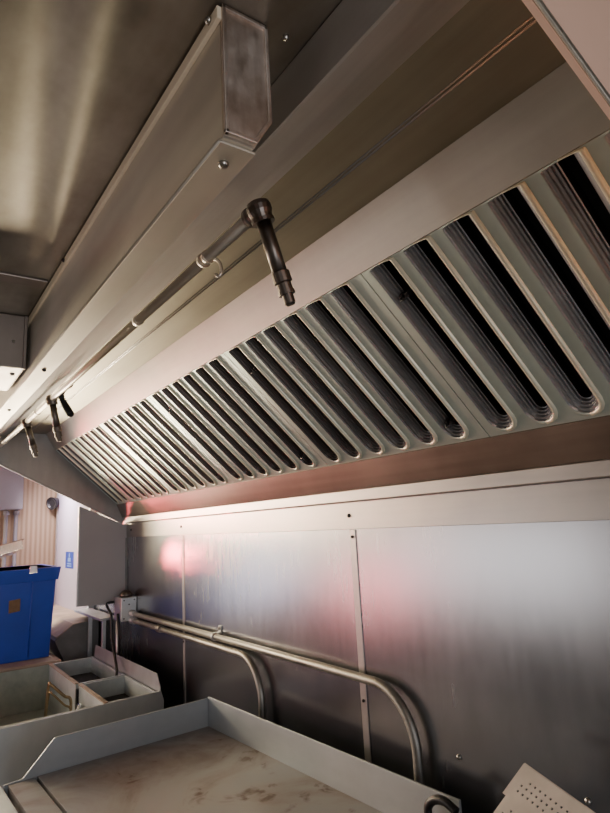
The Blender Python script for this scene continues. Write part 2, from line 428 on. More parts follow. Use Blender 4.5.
epoly = [(-.001, 1.671), (-.028, 1.671), (-.055, 1.687), (-.737, 2.037), (-.741, 2.1775), (-.001, 2.1775)]
for nm, x0, x1, mt in (('end_panel', HX0, HX0 + .010, 'panel_dark'), ('end_panel', HX1 - .006, HX1, 'panel_near')):
    e = part(nm, prism(bmesh.new(), epoly, 'x', x0, x1), M[mt], hood)
    side = 1 if x0 < -1 else 1
    bm = bmesh.new()
    n = V((0, .350, .682)).normalized()
    a, b_ = V((0, -.055, 1.687)), V((0, -.737, 2.037))
    # folded hem along the sloping lower edge
    w = .007
    pl = [(a.y, a.z), (b_.y, b_.z), (b_.y + .004, b_.z + w * 1.1), (a.y + .004, a.z + w * 1.1)]
    prism(bm, pl, 'x', x1, x1 + .003) if side > 0 else None
    part('folded_hem', bm, M['edge_steel' if x0 > -1 else 'panel_dark'], e, bevel=.0015)

# ------------------------------------------------------------------ baffle filters
sd = (FT - FB); FL = sd.length; sd.normalize()
fn = V((0, -sd.z, sd.y))            # out of the filter towards the kitchen
if fn.z > 0: fn = -fn
# local frame: X = +x, Y = up the slope, Z = towards the kitchen
Rf = Matrix(((1, 0, 0), (0, sd.y, fn.y), (0, sd.z, fn.z))).to_4x4()

def stadium(hw, y0, y1, n=8):
    out = []
    for i in range(n + 1):
        a = PI + PI * i / n; out.append((hw * math.cos(a), y0 + hw * (1 + math.sin(a)) ))
    for i in range(n + 1):
        a = PI * i / n; out.append((hw * math.cos(a), y1 - .10 * hw * (1 - math.sin(a))))
    return out

def filter_mesh(width, slots, pitch=.0904):
    """plate with round-ended stepped slots; origin at bottom left corner"""
    bm = bmesh.new()
    margin = (.050 if slots > 3 else .042)
    y0, y1 = .005, FL + .001
    cs = [margin + i * pitch for i in range(slots)]
    HW = .0378
    n = 8
    # bead, then ledges stepping down to a black gap
    prof = [(HW, 0, 1), (.0364, .0032, 1), (.0336, .0052, 1), (.0304, .0050, 1), (.0280, .0022, 1), (.0268, -.004, 2), (.0225, -.0050, 2), (.0213, -.0100, 2), (.0184, -.0110, 2), (.0172, -.0160, 2), (.0146, -.0170, 2), (.0134, -.022, 2), (.0116, -.0230, 2), (.0112, -.044, 3)]
    for c in cs:
        loops = []
        for hw, z, mi in prof:
            off = HW - hw
            # the right-hand edge of each slot carries a raised bead, the left-hand edge only rolls under
            loops.append([bm.verts.new((c + x, y, z if z < 0 else z * min(1, max(0, .55 + .6 * x / hw)))) for x, y in stadium(hw, y0 + off, y1 - off * .3, n)])
        for (A, B), pr in zip(zip(loops, loops[1:]), prof[1:]):
            k = len(A)
            for i in range(k):
                f = bm.faces.new((A[i], A[(i + 1) % k], B[(i + 1) % k], B[i])); f.material_index = pr[2] if pr[2] != 1 else (1 if (A[i].co.x + A[(i + 1) % k].co.x) / 2 > c else 0)
                f.smooth = pr[2] == 1
        f = bm.faces.new(loops[-1]); f.material_index = 3
        # flat plate left and right of the slot
        S = stadium(HW, y0, y1, n)
        left = c - pitch / 2; right = c + pitch / 2
        if c == cs[0]: left = 0.0008
        if c == cs[-1]: right = width - .0008
        # stadium list: first arc runs left->right along the bottom, second right->left along the top
        bot, top_ = S[:n + 1], S[n + 1:]
        h = n // 2
        rpoly = [(c, 0), (right, 0), (right, FL), (c, FL)] + [(c + x, y) for x, y in reversed(top_[:h + 1])] + [(c + x, y) for x, y in reversed(bot[h:])]
        lpoly = [(c, FL), (left, FL), (left, 0), (c, 0)] + [(c + x, y) for x, y in reversed(bot[:h + 1])] + [(c + x, y) for x, y in reversed(top_[h:])]
        for poly in (rpoly, lpoly):
            f = bm.faces.new([bm.verts.new((x, y, 0)) for x, y in poly]); f.material_index = 0
    # rim folding back round the frame
    for a, b_ in (((.0008, 0), (width - .0008, 0)), ((width - .0008, 0), (width - .0008, FL)), ((width - .0008, FL), (.0008, FL)), ((.0008, FL), (.0008, 0))):
        vs = [bm.verts.new((a[0], a[1], 0)), bm.verts.new((b_[0], b_[1], 0)), bm.verts.new((b_[0], b_[1], -.046)), bm.verts.new((a[0], a[1], -.046))]
        bm.faces.new(vs).material_index = 0
    bm.faces.new([bm.verts.new((x, y, -.046)) for x, y in ((.0008, 0), (width - .0008, 0), (width - .0008, FL), (.0008, FL))]).material_index = 3
    me = bpy.data.meshes.new('baffle_plate')
    bm.to_mesh(me); bm.free()
    for k in ('filter_frame', 'filter_bead', 'filter_ridge', 'black_gap'): me.materials.append(M[k])
    return me, cs

def handle_mesh():
    bm = bmesh.new()
    w = .007
    pts = [(-w, 0, -.012), (-w, 0, .006), (-w * .8, -.003, .010), (w * .8, -.003, .010), (w, 0, .006), (w, 0, -.012)]
    tube(bm, pts, .0018, 8)
    for s in (-1, 1): box(bm, (s * w - .004, -.005, -.013), (s * w + .004, .005, .001))
    me = bpy.data.meshes.new('lift_handle'); bm.to_mesh(me); bm.free(); me.materials.append(M['black']); return me

wide, cs6 = filter_mesh(.574, 6)
narrow, cs3 = filter_mesh(.277, 3, .088)
hm = handle_mesh()
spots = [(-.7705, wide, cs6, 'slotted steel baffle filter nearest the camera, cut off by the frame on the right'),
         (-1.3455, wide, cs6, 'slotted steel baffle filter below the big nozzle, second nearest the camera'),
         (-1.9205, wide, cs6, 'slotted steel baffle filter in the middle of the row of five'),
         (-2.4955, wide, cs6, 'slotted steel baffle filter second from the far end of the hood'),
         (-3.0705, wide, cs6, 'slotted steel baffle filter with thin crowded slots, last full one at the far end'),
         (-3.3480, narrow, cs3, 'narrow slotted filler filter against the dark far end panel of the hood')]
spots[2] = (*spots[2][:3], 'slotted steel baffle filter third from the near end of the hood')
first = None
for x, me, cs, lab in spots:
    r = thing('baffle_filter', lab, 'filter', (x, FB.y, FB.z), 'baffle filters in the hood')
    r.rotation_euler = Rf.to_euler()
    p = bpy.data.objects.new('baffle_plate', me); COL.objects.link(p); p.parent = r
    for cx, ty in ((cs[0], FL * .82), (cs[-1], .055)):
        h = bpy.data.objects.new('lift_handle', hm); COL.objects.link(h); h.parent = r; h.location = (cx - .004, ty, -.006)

# ------------------------------------------------------------------ ceiling duct in front of the hood
duct = thing('ceiling_duct', 'long boxed stainless duct under the ceiling in front of the hood with capped near end', 'duct', (-1.9, -.82, 2.02))
DX = (-3.36, -.470)
dpoly = [(-.8475, 2.018), (-.8475, CEIL - .001), (-.791, CEIL - .001), (-.791, 2.051), (-.810, 2.018)]
part('duct_body', prism(bmesh.new(), dpoly, 'x', *DX), M['duct_steel'], duct)
part('bottom_strip', bx((DX[0], -.8485, 2.0145), (DX[1] - .004, -.806, 2.0178)), M['duct_steel'], duct, bevel=.0008)
part('bottom_edge', tb([(DX[0], -.8485, 2.0172), (DX[1] - .004, -.8485, 2.0172)], .0022, 8), M['edge_steel'], duct)
part('top_flange', bx((DX[0], -.8535, CEIL - .020), (DX[1] + .006, -.8476, CEIL - .0040)), M['cream_strip'], duct, bevel=.001)
cap = part('end_cap', prism(bmesh.new(), [(-.8465, 2.021), (-.8465, CEIL - .003), (-.792, CEIL - .003), (-.792, 2.052), (-.811, 2.021)], 'x', DX[1], DX[1] + .005), M['cap_steel'], duct)
bm = bmesh.new()
rim = [(-.8485, 2.019), (-.8485, CEIL - .001), (-.790, CEIL - .001), (-.790, 2.052), (-.811, 2.019)]
cen = V((-.82, 2.10))
for i in range(5):
    a, b_ = V(rim[i]), V(rim[(i + 1) % 5])
    d_ = (b_ - a).normalized(); nn = V((-d_.y, d_.x))
    if nn.dot(cen - a) < 0: nn = -nn
    prism(bm, [tuple(a), tuple(b_), tuple(b_ + nn * .005), tuple(a + nn * .005)], 'x', DX[1] + .003, DX[1] + .0085)
part('cap_flange', bm, M['cap_steel'], cap, bevel=.001)
screw(duct, (DX[1] - .012, -.8535, CEIL - .010), (0, -1, 0), .0045)
screw(duct, (-1.15, -.8535, CEIL - .010), (0, -1, 0), .0040, 'dark_screw')
screw(duct, (DX[1] - .035, -.829, 2.0145), (0, 0, -1), .006)
screw(duct, (-1.44, -.829, 2.0145), (0, 0, -1), .005, 'dark_screw')
screw(duct, (-1.95, -.829, 2.0145), (0, 0, -1), .005, 'dark_screw')
# branch box at the far end
br = thing('branch_duct', 'dark square-ended duct box meeting the long duct at the left', 'duct', (-1.66, -1.2, 2.04))
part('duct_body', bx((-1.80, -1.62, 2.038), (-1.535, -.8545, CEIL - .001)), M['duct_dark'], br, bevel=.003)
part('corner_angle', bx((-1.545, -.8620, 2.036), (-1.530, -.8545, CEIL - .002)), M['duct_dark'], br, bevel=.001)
screw(br, (-1.535, -.885, 2.105), (1, 0, 0), .004)
screw(br, (-1.60, -.875, 2.038), (0, 0, -1), .006)

# ------------------------------------------------------------------ fire suppression pipe and nozzles
PZ, PY = 2.103, -.666
fp = thing('suppression_pipe', 'thin steel fire suppression pipe under the hood with three drop nozzles', 'pipe', (-1.9, PY, PZ))
part('pipe_run', tb([(-3.35, PY, PZ), (-.712, PY, PZ)], .0105, 18), M['pipe_steel'], fp)
def drop(x, tip, big):
    a = V((x, PY, PZ)); d_ = (V(tip) - a).normalized(); L = (V(tip) - a).length
    s = big
    el = part('elbow', lathe(a - d_ * .014 * s, d_, [(0, .012), (.003, .0175), (.010, .020), (.018, .020), (.024, .0175), (.030, .0165), (.030, .0185), (.036, .0185), (.036, .012)], 20), M['nozzle_steel'], fp, smooth=False)
    bm = bmesh.new()
    lathe_along(bm, a - V((.030, 0, 0)), V((1, 0, 0)), [(0, .0125), (0, .0165), (.006, .0165), (.008, .0145), (.034, .0155)], 20)
    part('collar', bm, M['nozzle_steel'], el)
    dp = part('drop_pipe', tb([a + d_ * .012, a + d_ * (L - .045)], .0120, 18), M['nozzle_steel'], fp)
    part('nozzle', lathe(a + d_ * (L - .050), d_, [(0, .0125), (0, .0148), (.016, .0148), (.018, .012), (.030, .012), (.030, .0135), (.036, .0135), (.036, .0092), (.050, .0092), (.053, .007)], 6 if False else 18), M['nozzle_steel'], dp)
drop(-.695, (-.695, -.617, 1.957), 1.0)
drop(-2.15, (-2.15, -.636, 1.952), 1.0)
drop(-2.63, (-2.63, -.624, 1.957), 1.0)
# hanger clamp with a small hook
bm = bmesh.new()
tube(bm, [(-.900, PY, PZ), (-.892, PY, PZ)], .0135, 16); tube(bm, [(-.882, PY, PZ), (-.876, PY, PZ)], .0130, 16)
cl = part('hanger_clamp', bm, M['pipe_steel'], fp)
part('hook', tb(smooth_path([(-.868, PY + .004, PZ - .006), (-.862, PY + .014, PZ - .014), (-.858, PY + .016, PZ - .034), (-.862, PY + .012, PZ - .042), (-.868, PY + .010, PZ - .036)], 4), .0032, 8), M['pipe_steel'], cl)
for x in (-1.25, -2.4, -3.2):
    part('pipe_strap', tb([(x - .008, PY, PZ), (x + .008, PY, PZ)], .0125, 14), M['pipe_steel'], fp)
bm = bmesh.new()
pth = smooth_path([(-1.97, -.648, 2.118), (-2.06, -.647, 2.124), (-2.115, -.644, 2.115), (-2.118, -.632, 2.085), (-2.105, -.622, 2.06), (-2.08, -.616, 2.035)], 8)
rr = [.0105 + (.0028 if i % 2 else -.0015) for i in range(len(pth))]
fc = obj('flexible_hose', tube(bm, pth, rr, 14), M['black'])
tag(fc, 'short black ribbed hose hanging beside the second drop nozzle', 'hose')

# ------------------------------------------------------------------ partition at the far end of the wall
pp = thing('partition_panel', 'plain grey metal side panel hanging under the far end of the hood', 'panel', (-3.335, -.13, 1.24))
part('sheet', prism(bmesh.new(), [(-.001, 1.238), (-.001, 1.668), (-.026, 1.668), (-.262, 1.775), (-.262, 1.246)], 'x', -3.337, -3.333), M['grey_paint'], pp)
part('front_hem', bx((-3.340, -.270, 1.246), (-3.330, -.262, 1.772)), M['galv'], pp, bevel=.001)
part('wall_angle', bx((-3.333, -.010, 1.240), (-3.327, -.001, 1.590)), M['cabinet_grey'], pp)

# ------------------------------------------------------------------ conduits and electrical box
eb = thing('electrical_box', 'small metal electrical box on the back wall where two conduits start', 'electrical box', (-3.22, 0, 1.16))
part('box', bx((-3.285, -.085, 1.160), (-3.165, -.0005, 1.282)), M['galv'], eb, bevel=.004)
for y, z in ((-.07, 1.165), (-.07, 1.257), (-.015, 1.165), (-.015, 1.257), (-.043, 1.235), (-.043, 1.19)):
    part('cover_screw', lathe((-3.165, y, z + .01), (1, 0, 0), [(0, .004), (.002, .004), (.003, .002)], 8), M['dark_screw'], eb)
part('dial_knob', lathe((-3.215, -.043, 1.282), (0, 0, 1), [(0, .034), (.010, .034), (.020, .030), (.030, .020), (.036, .006)], 20), M['nozzle_steel'], eb, smooth=True)

def conduit(x0, z, xb, R_, zdown, lab):
    c = thing('electrical_conduit', lab, 'conduit', (x0, -.028, z), 'bent conduits along the back wall')
    pts = [(x0, -.028, z), (xb - .3, -.028, z)] + arc((xb, z - R_), R_, 90, 0, 14, 'xz', -.028) + [(xb + R_, -.028, zdown)]
    part('pipe', tb(pts, .0120, 16), M['conduit'], c)
    part('coupling', lathe((x0 - .0, -.028, z), (1, 0, 0), [(0, .014), (0, .019), (.022, .019), (.026, .0165), (.05, .0165), (.05, .0135)], 16), M['galv'], c)
    return c
c1 = conduit(-3.164, 1.198, -1.245, .14, .45, 'longer upper steel conduit bending down behind the griddle at right')
c2 = conduit(-3.164, 1.164, -1.975, .14, .45, 'shorter lower steel conduit bending down behind the griddle corner')
def strap(c, x, z):
    bm = bmesh.new()
    tube(bm, [(x - .009, -.028, z), (x + .009, -.028, z)], .0155, 14)
    box(bm, (x - .009, -.006, z + .012), (x + .009, -.0008, z + .038)); box(bm, (x - .009, -.030, z + .010), (x + .009, -.0008, z + .0145))
    s_ = part('strap', bm, M['galv'], c)
    part('strap_screw', lathe((x, -.006, z + .028), (0, -1, 0), [(0, .006), (.005, .005), (.007, .002)], 10), M['screw'], s_)
strap(c1, -2.185, 1.198)
part('coupling', lathe((-2.79, -.028, 1.164), (1, 0, 0), [(0, .0135), (0, .017), (.045, .017), (.045, .0135)], 16), M['conduit'], c2)

# ------------------------------------------------------------------ steel table behind the partition
tbl = thing('steel_shelf', 'narrow steel shelf on thin wall-side legs behind the electrical box', 'shelf', (-3.75, -.15, 0))
part('shelf_top', bx((-4.02, -.112, 1.140), (-3.45, -.016, 1.155)), M['galv'], tbl, bevel=.003)
for x in (-3.74, -3.465):
    part('leg', bx((x - .011, -.097, 0), (x + .011, -.076, 1.140)), M['galv'], tbl, bevel=.002)
part('brace', bx((-3.729, -.094, .60), (-3.476, -.080, .63)), M['galv'], tbl)

# power cords
for pts, lab in (([(-3.275, -.088, 1.255), (-3.29, -.12, 1.250), (-3.255, -.130, 1.235), (-3.19, -.130, 1.205), (-3.18, -.130, 1.16), (-3.165, -.130, 1.084), (-3.11, -.132, 1.005), (-3.05, -.140, .945), (-3.045, -.16, .88), (-3.04, -.17, .82)], 'black power cord looping from the electrical box into the near fryer well'),
                 ([(-3.20, -.092, 1.20), (-3.185, -.093, 1.16), (-3.175, -.090, 1.10), (-3.195, -.085, .99), (-3.21, -.085, .86)], 'short straight black cord under the electrical box')):
    cdd = obj('power_cord', tb(smooth_path(pts, 7), .0068, 10), M['black'])
    tag(cdd, lab, 'cord')
pc = obj('drain_pipe', tb([(-3.236, -.080, 1.158), (-3.226, -.080, .90)], .0095, 12), M['galv'])
tag(pc, 'short upright pale steel pipe standing below the electrical box beside the cords', 'pipe')

# ------------------------------------------------------------------ fryer
FX0, FX1 = -3.58, -2.585
FZ = .935
fr = thing('deep_fryer', 'stainless deep fryer with two square wells and an open front tank', 'fryer', (-3.08, -.4, 0))
part('side_panel', prism(bmesh.new(), [(-.105, 0), (-.085, .90), (-.10, .945), (-.108, FZ + .004), (-.76, FZ - .006), (-.76, 0)], 'x', FX1, FX1 + .012), M['fryer_steel'], fr, bevel=.001)
part('side_panel', prism(bmesh.new(), [(-.105, 0), (-.105, FZ), (-.76, FZ), (-.76, 0)], 'x', FX0 - .012, FX0), M['tank_inner'], fr, bevel=.001)
part('front_panel', bx((FX0, -.76, .10), (FX1, -.745, FZ - .01)), M['fryer_steel'], fr)
part('tank_floor', bx((FX0, -.745, .70), (FX1, -.345, .715)), M['tank_inner'], fr)
part('splash_guard', prism(bmesh.new(), [(FX0 - .012, FZ - .02), (FX0 + .02, 1.00), (FX1 - .03, 1.004), (FX1 + .010, .955), (FX1 + .010, FZ - .09), (FX0 - .012, FZ - .09)], 'y', -.103, -.098), M['fryer_steel'], fr, bevel=.001)
def well(x0, x1, y0, y1, nm):
    bm = bmesh.new(); t = .012; zb = .66
    box(bm, (x0, y0, zb), (x1, y0 + t, FZ)); box(bm, (x0, y1 - t, zb), (x1, y1, FZ))
    box(bm, (x0, y0 + t, zb), (x0 + t, y1 - t, FZ)); box(bm, (x1 - t, y0 + t, zb), (x1, y1 - t, FZ))
    w = part(nm, bm, M['well_steel'], fr, bevel=.001)
    part('well_floor', bx((x0 + t, y0 + t, .850), (x1 - t, y1 - t, .858)), M['black_gap'], w)
    part('rolled_rim', prism(bmesh.new(), [(y0 - .004, FZ), (y0 - .004, FZ + .004), (y0 + t + .003, FZ + .004), (y0 + t + .003, FZ)], 'x', x0, x1), M['counter_tan'], w)
well(FX0 + .004, -3.012, -.345, -.112, 'well')
well(-2.992, FX1 - .004, -.335, -.112, 'well')
part('divider', bx((-3.011, -.345, .66), (-2.993, -.110, FZ - .02)), M['black'], fr)
part('far_rim', bx((FX0 - .016, -.76, FZ), (FX0 + .006, -.345, FZ + .005)), M['counter_tan'], fr)
part('drain_ledge', bx((-2.75, -.745, .885), (FX1, -.36, .893)), M['tank_inner'], fr)
# basket in the front tank
bk = thing('fryer_basket', 'wire fryer basket with bent brass handle lying in the fryer tank', 'basket', (-3.0, -.45, .715))
bm = bmesh.new()
bx0, bx1, by0, by1, bz0, bz1 = -3.14, -2.90, -.55, -.37, .718, .775
for i in range(9):
    x = bx0 + (bx1 - bx0) * i / 8
    tube(bm, [(x, by0, bz1), (x, by0, bz0), (x, by1, bz0), (x, by1, bz1)], .002, 6)
for i in range(7):
    y = by0 + (by1 - by0) * i / 6
    tube(bm, [(bx0, y, bz1), (bx0, y, bz0), (bx1, y, bz0), (bx1, y, bz1)], .002, 6)
for z in (.745, bz1):
    tube(bm, [(bx0, by0, z), (bx1, by0, z), (bx1, by1, z), (bx0, by1, z), (bx0, by0, z)], .0025, 6)
part('wire_basket', bm, M['conduit'], bk)
part('handle', tb(smooth_path([(-3.02, -.475, .78), (-3.02, -.462, .945), (-3.0, -.455, .955), (-2.99, -.40, .90), (-2.985, -.372, .878), (-2.975, -.375, .782)], 6), .0065, 10), M['brass'], bk)
part('handle', tb(smooth_path([(-2.985, -.480, .78), (-2.985, -.468, .915), (-2.965, -.458, .925), (-2.955, -.408, .872), (-2.950, -.380, .848), (-2.940, -.380, .782)], 6), .0045, 10), M['brass'], bk)
part('rear_hook', tb(smooth_path([(-2.93, -.372, .778), (-2.925, -.354, .855), (-2.905, -.352, .862), (-2.890, -.365, .850)], 5), .010, 8), M['chrome'], bk)

# ------------------------------------------------------------------ griddle (turned a few degrees off the wall)
GA = math.radians(-2.7)
gr = thing('flat_top_griddle', 'wide flat-top griddle with rust-stained plate and raised steel splash guards', 'griddle', (-2.066, -.118, 0))
gr.rotation_euler = (0, 0, 0)
ux = V((math.cos(.047), math.sin(.047), 0)); uy = V((-math.sin(.047), math.cos(.047), 0))
Gm = Matrix(((ux.x, uy.x, 0, 0), (ux.y, uy.y, 0, 0), (0, 0, 1, 0), (0, 0, 0, 1)))
gr.rotation_euler = Gm.to_euler()
GW, GD, GZ = 1.112, .655, .92
def gpart(name, bm, mat, parent=None, **kw):
    return obj(name, bm, mat, parent or gr, **kw)
gpart('griddle_plate', bx((0, -.575, GZ - .03), (GW, 0, GZ)), M['griddle'])
gpart('grease_groove', bx((0, -.5835, GZ - .05), (GW, -.5755, GZ - .012)), M['black_gap'])
gpart('front_ledge', bx((0, -GD, GZ - .03), (GW, -.584, GZ - .001)), M['griddle'])
gpart('backsplash', bx((-.004, .0005, GZ - .05), (GW + .004, .007, GZ + .098)), M['griddle_side'], bevel=.001)
sp = [(-.665, GZ - .06), (-.665, GZ + .001), (-.615, GZ + .004), (-.528, GZ + .094), (.0, GZ + .094), (.0, GZ - .06)]
gpart('side_splash', prism(bmesh.new(), sp, 'x', -.006, -.0005), M['griddle_side'], bevel=.001)
gpart('side_splash', prism(bmesh.new(), [(-.665, GZ - .06), (-.665, GZ + .001), (.0, GZ + .012), (.0, GZ - .06)], 'x', GW + .0005, GW + .006), M['griddle_side'], bevel=.001)
gpart('front_rail', bx((-.02, -.735, GZ - .045), (GW + .02, -.668, GZ - .004)), M['well_steel'], bevel=.004)
gpart('body', bx((.01, -.665, .62), (GW - .01, -.02, GZ - .055)), M['griddle_side'], bevel=.004)
for x in (.06, GW - .06):
    for y in (-.60, -.08):
        gpart('leg', lathe((x, y, 0), (0, 0, 1), [(0, .03), (.02, .03), (.03, .022), (.62, .022)], 12), M['galv'])
for i in range(4):
    kx = .18 + i * .26
    k = gpart('burner_knob', lathe((kx, -.665, .75), (0, -1, 0), [(0, .028), (.02, .026), (.03, .02)], 16), M['black'])

# black pot-handle shaped loop on the back right corner of the griddle
bh = obj('black_hook', tb(smooth_path([(-.938, -.090, 1.008), (-.968, -.092, 1.019), (-.997, -.094, 1.013), (-1.014, -.097, .994), (-1.006, -.100, .969), (-.97, -.100, .966), (-.940, -.094, .99), (-.910, -.085, .985), (-.888, -.075, .96), (-.88, -.070, .902)], 6), .0095, 10), M['black'])
tag(bh, 'curled black handle over the right end of the griddle backsplash', 'handle')

# ------------------------------------------------------------------ perforated guard on the neighbouring table
wt = thing('work_table', 'low stainless table right of the griddle under the perforated guard', 'table', (-.45, -.4, 0))
part('tabletop', bx((-.885, -.74, .86), (.05, -.03, .90)), M['fryer_steel'], wt, bevel=.004)
for x in (-.85, .015):
    for y in (-.70, -.07):
        part('leg', bx((x - .02, y - .02, 0), (x + .02, y + .02, .86)), M['galv'], wt)
A, L_, R_ = V((-.741, -.109, 1.159)), V((-.758, -.159, 1.117)), V((-.596, -.139, 1.134))
eu = (R_ - A).normalized(); ev = (L_ - A); ev = (ev - eu * ev.dot(eu)).normalized(); en = eu.cross(ev)
pg = thing('perforated_guard', 'pale perforated metal guard with rows of small holes tilted at the lower right', 'guard', tuple(A))
Gp = Matrix(((eu.x, ev.x, en.x), (eu.y, ev.y, en.y), (eu.z, ev.z, en.z))).to_4x4()
pg.rotation_euler = Gp.to_euler()
W_, H_ = .30, .375
# outline with a notch on its left edge, real holes cut through
def guard():
    bm = bmesh.new()
    # rows of (u,v) hole centres
    rows = [(.033, .028), (.046, .034), (.059, .030), (.072, .034), (.098, .028), (.111, .034), (.124, .030)]
    hp = .0115; hr = .0024
    holes = {}
    us = [.022 + hp * i for i in range(20)]
    vs = [.024 + hp * j for j in range(20)]
    # grid of cells, some with holes
    def cell(u0, u1, v0, v1, hole):
        if u1 - u0 < 1e-6 or v1 - v0 < 1e-6: return
        q = [(u0, v0), (u1, v0), (u1, v1), (u0, v1)]
        if not hole:
            bm.faces.new([bm.verts.new((a, b_, 0)) for a, b_ in q]); return
        cu, cv = (u0 + u1) / 2, (v0 + v1) / 2
        ring = []
        for k in range(8):
            an = -3 * PI / 4 + k * PI / 4
            ring.append(bm.verts.new((cu + hr * math.cos(an), cv + hr * math.sin(an), 0)))
        mids = [((u0 + u1) / 2, v0), (u1, (v0 + v1) / 2), ((u0 + u1) / 2, v1), (u0, (v0 + v1) / 2)]
        outer = []
        for k in range(4): outer += [q[k], mids[k]]
        ov = [bm.verts.new((a, b_, 0)) for a, b_ in outer]
        for k in range(8):
            bm.faces.new((ov[k], ov[(k + 1) % 8], ring[(k + 1) % 8], ring[k]))
    ue = [u - hp / 2 for u in us] + [us[-1] + hp / 2]
    ve = [v - hp / 2 for v in vs] + [vs[-1] + hp / 2]
    for i in range(20):
        for j in range(20):
            hole = (j % 5 in (0, 1, 2)) and not (j % 5 == 1 and i % 2) or (j % 5 == 1)
            if j % 5 == 0 and (i < 1): hole = False
            if j % 5 == 2 and i < 0: hole = False
            cell(ue[i], ue[i + 1], ve[j], ve[j + 1], hole)
    cell(0, W_, 0, ve[0], False); cell(ue[-1], W_, ve[0], ve[-1], False)
    cell(0, ue[0], ve[0], .066, False); cell(.008, ue[0], .066, ve[-1], False)
    cell(.008, W_, ve[-1], H_, False)
    bmesh.ops.remove_doubles(bm, verts=bm.verts, dist=1e-5)
    return bm
M['guard'] = plain('guard', (.74, .68, .65), rough=.5, metal=.35, var=.12, scale=20)
g_ = obj('perforated_sheet', guard(), M['guard'], pg)
sm = g_.modifiers.new('solid', 'SOLIDIFY'); sm.thickness = .002
bm = bmesh.new(); box(bm, (0, -.002, -.0005), (W_, .0005, .018))
obj('folded_edge', bm, M['guard'], pg)
bm = bmesh.new(); box(bm, (.008, H_ - .012, -.002), (W_, H_, .012)); obj('foot', bm, M['guard'], pg)

# ------------------------------------------------------------------ counter, blue bin and tray at the far left
cn = thing('tan_counter', 'tan worktop counter beyond the fryer carrying the blue bin', 'counter', (-4.1, -.7, 0))
part('worktop', bx((-4.45, -1.15, .905), (FX0 - .020, -.275, .945)), M['counter_tan'], cn, bevel=.006)
part('cabinet', bx((-4.42, -1.10, 0), (FX0 - .05, -.29, .905)), M['cabinet_grey'], cn)

BZ = .946
bn = thing('storage_bin', 'blue plastic storage bin with a brown paper label on the counter', 'bin', (-3.98, -.58, BZ))
bm = bmesh.new()
def frustum(bm, b0, b1, t0, t1, z0, z1, closed=True):
    lo = [bm.verts.new(p) for p in ((b0[0], b0[1], z0), (b1[0], b0[1], z0), (b1[0], b1[1], z0), (b0[0], b1[1], z0))]
    hi = [bm.verts.new(p) for p in ((t0[0], t0[1], z1), (t1[0], t0[1], z1), (t1[0], t1[1], z1), (t0[0], t1[1], z1))]
    for i in range(4): bm.faces.new((lo[i], lo[(i + 1) % 4], hi[(i + 1) % 4], hi[i]))
    return lo, hi
lo, hi = frustum(bm, (-4.20, -.86), (-3.745, -.312), (-4.22, -.885), (-3.720, -.288), BZ, 1.43)
bm.faces.new(lo)
lo2, hi2 = frustum(bm, (-4.19, -.85), (-3.755, -.322), (-4.21, -.875), (-3.730, -.298), BZ + .006, 1.43)
bm.faces.new(lo2)
for i in range(4): bm.faces.new((hi[i], hi[(i + 1) % 4], hi2[(i + 1) % 4], hi2[i]))
part('tub', bm, M['bin_blue'], bn, bevel=.004)
bm = bmesh.new()
frustum(bm, (-4.225, -.892), (-3.713, -.281), (-4.235, -.902), (-3.703, -.268), 1.372, 1.445)
frustum(bm, (-4.222, -.885), (-3.728, -.298), (-4.222, -.885), (-3.728, -.298), 1.372, 1.445)
bmesh.ops.bridge_loops(bm, edges=[e for e in bm.edges if all(abs(v.co.z - 1.445) < 1e-5 for v in e.verts)])
bmesh.ops.bridge_loops(bm, edges=[e for e in bm.edges if all(abs(v.co.z - 1.372) < 1e-5 for v in e.verts)])
part('rim', bm, M['bin_blue'], bn, bevel=.003)
part('rib', prism(bmesh.new(), [(-.424, 0), (-.418, 0), (-.410, 0), (-.416, 0)], 'z', 0, 1) if False else tb([(-3.744, -.425, .96), (-3.720, -.420, 1.37)], .004, 8), M['bin_blue'], bn)
part('paper_label', prism(bmesh.new(), [(-.535, 1.212), (-.478, 1.218), (-.478, 1.285), (-.535, 1.279)], 'x', -3.7285, -3.7235), M['cardboard'], bn)
part('latch_tab', bx((-3.7115, -.440, 1.420), (-3.696, -.400, 1.462)), M['galv'], bn, bevel=.003)
ty = thing('metal_tray', 'shallow silver metal tray propped at a slant on the blue bin', 'tray', (-3.9, -.65, 1.45))
Tm = Matrix.Translation(V((-3.92, -.70, 1.490))) @ Matrix.Rotation(math.radians(14), 4, 'X') @ Matrix.Rotation(math.radians(-6), 4, 'Y')
bm = bmesh.new()
box(bm, (-.20, -.27, -.004), (.19, .24, .0), Tm)
for a, b_ in (((-.20, -.27), (.19, -.262)), ((-.20, .232), (.19, .24)), ((-.20, -.262), (-.192, .232)), ((.182, -.262), (.19, .232))):
    box(bm, (a[0], a[1], 0), (b_[0], b_[1], .045), Tm)
part('pan', bm, M['chrome'], ty)
bm = bmesh.new()
for a, b_ in (((-.215, -.285), (.205, -.262)), ((-.215, .232), (.205, .255)), ((-.215, -.262), (-.192, .232)), ((.182, -.262), (.205, .232))):
    box(bm, (a[0], a[1], .045), (b_[0], b_[1], .049), Tm)
part('lip', bm, M['counter_tan'], ty, bevel=.001)

